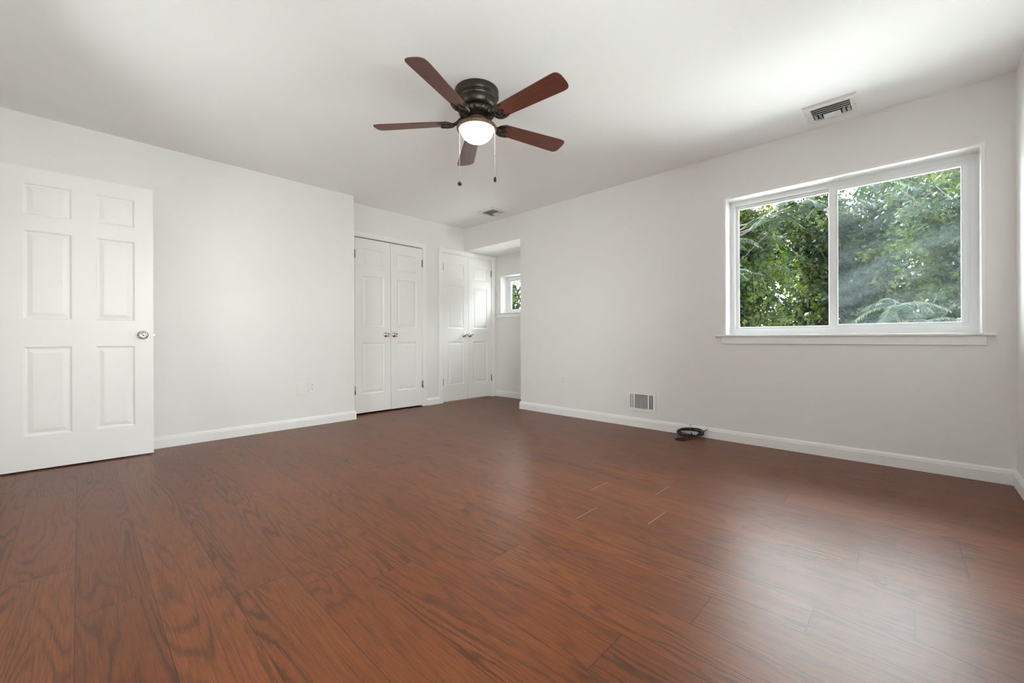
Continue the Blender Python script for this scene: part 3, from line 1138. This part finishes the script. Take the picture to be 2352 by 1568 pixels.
for (cx_, cy_, zt, zm, ball) in ((1.674, 2.058, 2.196, 1.868, True), (1.829, 1.897, 2.196, 1.899, False)):
    ch = MB()
    ch.tube([(cx_, cy_, zt + 0.01), (cx_, cy_, zm)], 0.0011, 6)
    z = zt
    while z > zm:
        ch.lathe([(0, 0.0017), (0.0015, 0.0008), (0.0015, -0.0008), (0, -0.0017)], Matrix.Translation((cx_, cy_, z)), 6)
        z -= 0.0055
    jz = 2.045
    ch.lathe([(0, 0.005), (0.003, 0.004), (0.003, -0.004), (0, -0.005)], Matrix.Translation((cx_, cy_, jz)), 10)
    ch = ch.build('pull_chain', M['chain'], fan)
    if ball:
        fb = MB().lathe([(0, 0.016), (0.004, 0.015), (0.0055, 0.011), (0.010, 0.008), (0.0135, 0.001), (0.0125, -0.006), (0.008, -0.011), (0, -0.013)], Matrix.Translation((cx_, cy_, zm - 0.010)), 20)
    else:
        fb = MB().lathe([(0, 0.018), (0.004, 0.017), (0.0065, 0.012), (0.0085, 0.009), (0.0085, -0.010), (0.0068, -0.015), (0, -0.016)], Matrix.Translation((cx_, cy_, zm - 0.014)), 20)
    fb.build('pull_fob', M['bronze'], ch)


# ------------------------------------------------------------------ coiled cable by the baseboard
cb = thing('coaxial_cable', (3.73, 1.40, 0.0), 'coiled black cable on the floor leaning on the baseboard under the window wall', 'cable')
rnd = random.Random(11)
pts = []
cxx, cyy = 3.750, 1.412
tilt = R(21)
turns = 7.3
n_ = int(turns * 30)
for i in range(n_ + 1):
    q = 2 * PI * i / 30 + 1.0
    tn = i / 30
    rx = 0.054 + 0.014 * math.sin(tn * 2.1) + 0.004 * math.sin(tn * 5.3 + 1)
    ry = 0.098 + 0.014 * math.sin(tn * 1.7 + 0.6)
    lx, ly = rx * math.cos(q), ry * math.sin(q) + 0.010 * math.sin(tn * 1.3)
    lz = 0.006 * math.sin(tn * 2.3 + q) + 0.004 * tn / turns
    X_ = cxx + lx * math.cos(tilt) - lz * math.sin(tilt)
    Z_ = 0.040 + lx * math.sin(tilt) + lz * math.cos(tilt)
    pts.append((min(X_, XR - 0.020), cyy + ly, max(Z_, 0.0045)))
m = MB()
m.tube(pts, 0.0038, 8)
# tail loop on the floor
lp = [(3.700, 1.385, 0.012), (3.672, 1.405, 0.005), (3.640, 1.440, 0.0042), (3.605, 1.468, 0.0042), (3.575, 1.470, 0.0042), (3.563, 1.445, 0.0042), (3.575, 1.410, 0.0042), (3.615, 1.385, 0.0042), (3.660, 1.372, 0.006), (3.700, 1.365, 0.016)]


def smooth_path(pp, k=6):
    pp = [Vector(p_) for p_ in pp]
    out = []
    for i in range(len(pp) - 1):
        p0, p1, p2, p3 = pp[max(i - 1, 0)], pp[i], pp[i + 1], pp[min(i + 2, len(pp) - 1)]
        for j in range(k):
            t_ = j / k
            out.append(0.5 * ((2 * p1) + (p2 - p0) * t_ + (2 * p0 - 5 * p1 + 4 * p2 - p3) * t_ ** 2 + (3 * p1 - p0 - 3 * p2 + p3) * t_ ** 3))
    out.append(pp[-1])
    return out


m.tube(smooth_path(lp), 0.0038, 8)
# tail that rises to the hole in the wall
m.tube(smooth_path([(3.706, 1.40, 0.014), (3.722, 1.345, 0.022), (3.765, 1.315, 0.045), (3.795, 1.305, 0.062), (3.812, 1.296, 0.071)]), 0.0032, 8)
m.build('coil', M['cable'], cb)
tw = MB()
tw.tube([(3.690, 1.392, 0.006), (3.694, 1.388, 0.026), (3.715, 1.386, 0.046), (3.728, 1.388, 0.030), (3.708, 1.391, 0.010)], 0.0042, 8)
tw.build('cable_tie', M['cable'], cb)


def plug(a, b_, name):
    a, b_ = Vector(a), Vector(b_)
    L_ = (b_ - a).length
    mt = Matrix.Translation(a) @ (b_ - a).to_track_quat('Z', 'Y').to_matrix().to_4x4()
    MB().lathe([(0, 0), (0.0038, 0), (0.0042, L_ * 0.35), (0.0062, L_ * 0.38), (0.0062, L_ * 0.9), (0.004, L_ * 0.92), (0.004, L_), (0, L_)], mt, 12).build(name, M['nickel'], cb)


plug((3.770, 1.418, 0.064), (3.800, 1.426, 0.104), 'connector')
plug((3.700, 1.366, 0.020), (3.690, 1.360, 0.004), 'connector')
plug((3.806, 1.299, 0.068), (3.828, 1.287, 0.080), 'connector')

# ------------------------------------------------------------------ outside
GZ = -0.45  # ground raised close to the sills to bounce daylight onto the ceiling
g = MB()
g.box((4.72, -30, GZ - 0.2), (60, 40, GZ))
g.box((-30, -30, GZ - 0.2), (4.72, YS - T - 0.02, GZ))
g.box((-30, YS - T - 0.02, GZ - 0.2), (XW - T - 0.02, 2.75, GZ))
g.box((-30, 2.75, GZ - 0.2), (XW - 1.55, 40, GZ))
struct('ground', g, M['bounce_ground'], 'unseen ground outside, raised and paled to bounce daylight up through the windows', 'ground')

MAPLE = [(0, 0), (0.16, 0.02), (0.34, -0.10), (0.30, 0.14), (0.56, 0.30), (0.34, 0.42), (0.22, 0.50), (0.24, 0.72), (0.12, 0.72), (0.0, 1.0),
         (-0.12, 0.72), (-0.24, 0.72), (-0.22, 0.50), (-0.34, 0.42), (-0.56, 0.30), (-0.30, 0.14), (-0.34, -0.10), (-0.16, 0.02)]
MAPLE = np.array([(x, y, -0.22 * abs(x) - 0.16 * y * y) for x, y in MAPLE])
LFACES = [(0, 1, 2, 3), (0, 3, 4, 5, 6), (0, 6, 7, 8, 9), (0, 9, 10, 11, 12), (0, 12, 13, 14, 15), (0, 15, 16, 17)]
LANCE = np.array([(0, 0, 0), (0.14, 0.22, -0.03), (0.13, 0.5, -0.06), (0.0, 1.0, -0.16), (-0.13, 0.5, -0.06), (-0.14, 0.22, -0.03)])
LANCEF = [(0, 1, 2, 3), (0, 3, 4, 5)]


def leaves_object(name, tmpl, tfaces, P, Yd, Nd, size, tone, mat, parent):
    """one foliage mesh from arrays: base points, leaf directions, normals, sizes"""
    n_ = len(P)
    Yd = Yd / np.linalg.norm(Yd, axis=1, keepdims=True)
    Xd = np.cross(Yd, Nd)
    Xd /= np.linalg.norm(Xd, axis=1, keepdims=True) + 1e-9
    Zd = np.cross(Xd, Yd)
    V = P[:, None, :] + size[:, None, None] * (tmpl[None, :, 0:1] * Xd[:, None, :] + tmpl[None, :, 1:2] * Yd[:, None, :] + tmpl[None, :, 2:3] * Zd[:, None, :])
    k = len(tmpl)
    off = np.array(parent['_w'])
    V = (V - off).reshape(-1, 3)
    me = bpy.data.meshes.new(name)
    lt, ls_, lv_ = [], [], []
    tl = [len(f_) for f_ in tfaces]
    flat = np.array([i for f_ in tfaces for i in f_])
    allv = (flat[None, :] + (np.arange(n_) * k)[:, None]).ravel()
    tot = np.tile(np.array(tl), n_)
    start = np.concatenate([[0], np.cumsum(tot)[:-1]])
    me.vertices.add(len(V))
    me.vertices.foreach_set('co', V.ravel().astype(np.float32))
    me.loops.add(len(allv))
    me.loops.foreach_set('vertex_index', allv.astype(np.int32))
    me.polygons.add(len(tot))
    me.polygons.foreach_set('loop_start', start.astype(np.int32))
    at = me.attributes.new('leaf_tone', 'FLOAT', 'POINT')
    at.data.foreach_set('value', np.repeat(tone, k).astype(np.float32))
    me.update(calc_edges=True)
    me.validate()
    me.materials.append(mat)
    o = bpy.data.objects.new(name, me)
    COL.objects.link(o)
    o.parent = parent
    o['kind'] = 'stuff'
    return o


def maple(seed, base, cc, rad, nl, label, size=0.16, twigs=12, per=13, mat='maple', name='maple_tree'):
    rg = np.random.default_rng(seed)
    t_ = thing(name, base, label, 'tree', 'trees outside the windows')
    base, cc, rad = np.array(base, float), np.array(cc, float), np.array(rad, float)
    br = MB()
    top = cc + np.array([0, 0, rad[2] * 0.6])
    mid = (base + cc) / 2 + np.array([0.08, -0.06, 0.1])
    trunk = smooth_path([base, mid, cc - np.array([0, 0, rad[2] * 0.4]), cc, top], 4)
    br.tube(trunk, [0.13 - 0.10 * i / (len(trunk) - 1) for i in range(len(trunk))], 10)
    br.build('trunk', M['bark'], t_)
    br = MB()
    P, Yd, Nd, TN = [], [], [], []
    for i in range(nl):
        d = rg.uniform(-1, 1, size=3)
        d = np.sign(d) * np.abs(d) ** 0.8
        d[2] = d[2] * 0.98
        if np.linalg.norm(d) > 1.25:
            d *= 1.25 / np.linalg.norm(d)
        end = cc + d * rad
        s0 = np.array(trunk[min(len(trunk) - 1, int(len(trunk) * rg.uniform(0.35, 0.98)))])
        midp = (s0 + end) / 2 + np.array([0, 0, 0.18]) + rg.normal(size=3) * 0.08
        limb = smooth_path([s0, midp, end], 6)
        br.tube(limb, [0.030 - 0.024 * j / (len(limb) - 1) for j in range(len(limb))], 6)
        for j in range(twigs):
            f_ = rg.uniform(0.25, 1.0)
            q = np.array(limb[min(len(limb) - 1, int(f_ * (len(limb) - 1)))])
            td = rg.normal(size=3)
            td /= np.linalg.norm(td)
            tl = rg.uniform(0.3, 0.8)
            te = q + td * tl + np.array([0, 0, -0.08])
            br.tube([q, (q + te) / 2 + np.array([0, 0, 0.05]), te], [0.006, 0.004, 0.002], 4)
            m_ = int(per * rg.uniform(0.6, 1.4))
            u_ = rg.uniform(0.2, 1.08, size=m_)[:, None]
            pp = q + (te - q) * u_ + rg.normal(size=(m_, 3)) * 0.09
            TN.append(np.full(m_, rg.normal(0.42, 0.22)) + rg.normal(0, 0.14, m_))
            P.append(pp)
            out_ = rg.normal(size=(m_, 3)) * 0.7 + td * 0.5 + np.array([0, 0, -0.45])
            Yd.append(out_)
            Nd.append(rg.normal(size=(m_, 3)) * 0.55 + np.array([-0.25, 0, 0.9]))
    br.build('branches', M['bark'], t_)
    P, Yd, Nd = np.concatenate(P), np.concatenate(Yd), np.concatenate(Nd)
    n_ = len(P)
    tone = np.clip(np.concatenate(TN), 0, 1)
    leaves_object('foliage', MAPLE, LFACES, P, Yd, Nd, size * rg.uniform(0.65, 1.25, n_), tone, M[mat], t_)
    return t_


maple(1, (12.3, -1.9, GZ), (12.2, -1.5, 2.35), (1.1, 1.75, 2.5), 60, 'leafy maple filling the right side of the wide window', size=0.095, twigs=15, per=32)
maple(2, (16.4, 1.5, GZ), (16.3, 1.35, 3.0), (1.2, 2.5, 3.1), 74, 'leafy maple further back, seen between the two nearer maples', size=0.125, twigs=15, per=30)
maple(3, (12.4, 4.6, GZ), (12.2, 4.0, 2.45), (1.1, 1.8, 2.6), 66, 'leafy maple seen through the left pane of the wide window', size=0.095, twigs=15, per=32)
maple(4, (20.4, -2.0, GZ), (20.3, -1.7, 3.4), (1.2, 2.6, 3.7), 56, 'pale green maple in the background behind the right-hand crown, backlight put into its leaf colour', size=0.17, twigs=13, per=26, mat='maple_backlit')
maple(6, (20.4, 6.0, GZ), (20.3, 5.8, 3.4), (1.2, 3.0, 3.8), 58, 'pale yellow-green maple in the background behind the left pane, backlight put into its leaf colour', size=0.17, twigs=13, per=26, mat='maple_backlit')
maple(7, (24.6, 2.2, GZ), (24.5, 2.2, 4.0), (1.2, 5.0, 4.4), 56, 'pale green tree farthest back, glimpsed through gaps between the maples, backlight put into its leaf colour', size=0.22, twigs=14, per=26, mat='maple_backlit')
maple(5, (13.0, 12.3, GZ), (12.6, 12.0, 1.8), (1.5, 1.7, 1.8), 26, 'tree seen against bright sky through the small alcove window', size=0.15, twigs=10, per=10)


def frond_tree(seed, base, node, bunches, label):
    rg = np.random.default_rng(seed)
    t_ = thing('sumac_tree', base, label, 'tree', 'trees outside the windows')
    tk = MB()
    b0, n0 = np.array(base, float), np.array(node, float)
    path_ = smooth_path([b0, b0 + (n0 - b0) * 0.4 + np.array([0.06, 0.05, 0]), b0 + (n0 - b0) * 0.8 + np.array([-0.03, 0.04, 0]), n0], 5)
    tk.tube(path_, [0.06 - 0.042 * j / (len(path_) - 1) for j in range(len(path_))], 9)
    tk.build('trunk', M['bark'], t_)
    br = MB()
    P, Yd, Nd = [], [], []
    for (bp_, nf, ln) in bunches:
        bp_ = np.array(bp_, float)
        b0 = np.array(node, float)
        k1_, k2_ = rg.normal(size=3) * 0.07, rg.normal(size=3) * 0.05
        stem = smooth_path([b0, b0 + (bp_ - b0) * 0.4 + k1_ + np.array([0, 0, 0.12]), b0 + (bp_ - b0) * 0.75 + k2_ + np.array([0, 0, 0.08]), bp_], 5)
        br.tube(stem, [0.016 - 0.010 * j / (len(stem) - 1) for j in range(len(stem))], 7)
        for i in range(nf):
            a_ = 2 * PI * i / nf + rg.uniform(-0.3, 0.3)
            d = np.array([math.cos(a_) * 0.6 - 0.35, math.sin(a_), rg.uniform(0.05, 0.5)])
            d /= np.linalg.norm(d)
            L_ = ln * rg.uniform(0.75, 1.15)
            pts_ = [bp_ + d * L_ * s_ + np.array([0, 0, -0.55 * L_ * s_ * s_]) for s_ in np.linspace(0, 1, 18)]
            br.tube(pts_, [0.003 - 0.002 * j / 17 for j in range(18)], 4)
            side = np.cross(d, [0, 0, 1.0])
            side /= np.linalg.norm(side)
            for j in range(2, 18):
                tg = np.array(pts_[min(j + 1, 17)]) - np.array(pts_[j - 1])
                tg /= np.linalg.norm(tg)
                up_ = np.cross(side, tg)
                if up_[2] < 0:
                    up_ = -up_
                for sg in (1, -1):
                    P.append(pts_[j])
                    Yd.append(side * sg * 0.85 + tg * 0.45 + np.array([0, 0, -0.25]) + rg.normal(size=3) * 0.06)
                    Nd.append(up_ + rg.normal(size=3) * 0.12)
            P.append(pts_[-1])
            Yd.append(tg)
            Nd.append(up_)
    br.build('branches', M['bark'], t_)
    P, Yd, Nd = np.array(P), np.array(Yd), np.array(Nd)
    n_ = len(P)
    leaves_object('fronds', LANCE, LANCEF, P, Yd, Nd, 0.082 * rg.uniform(0.8, 1.15, n_), np.clip(rg.normal(0.5, 0.25, n_), 0, 1), M['sumac'], t_)


frond_tree(8, (6.8, 3.5, GZ), (6.4, 2.7, 2.0), [((5.9, 0.93, 2.45), 9, 0.42), ((5.95, 0.70, 2.40), 8, 0.40), ((6.0, 1.75, 2.15), 8, 0.40), ((5.9, 1.22, 2.35), 8, 0.38), ((6.0, 1.75, 1.75), 6, 0.34), ((5.95, 0.35, 2.55), 7, 0.36)],
           'slender tree with feather-shaped compound leaves at the top of the left pane')
frond_tree(9, (6.0, -0.3, GZ), (5.95, -0.1, 0.55), [((5.75, 0.10, 1.20), 7, 0.36), ((5.8, -0.12, 1.04), 7, 0.34)],
           'low sapling with feather-shaped leaves at the bottom of the right pane')

for o in bpy.data.objects:
    if '_w' in o:
        del o['_w']
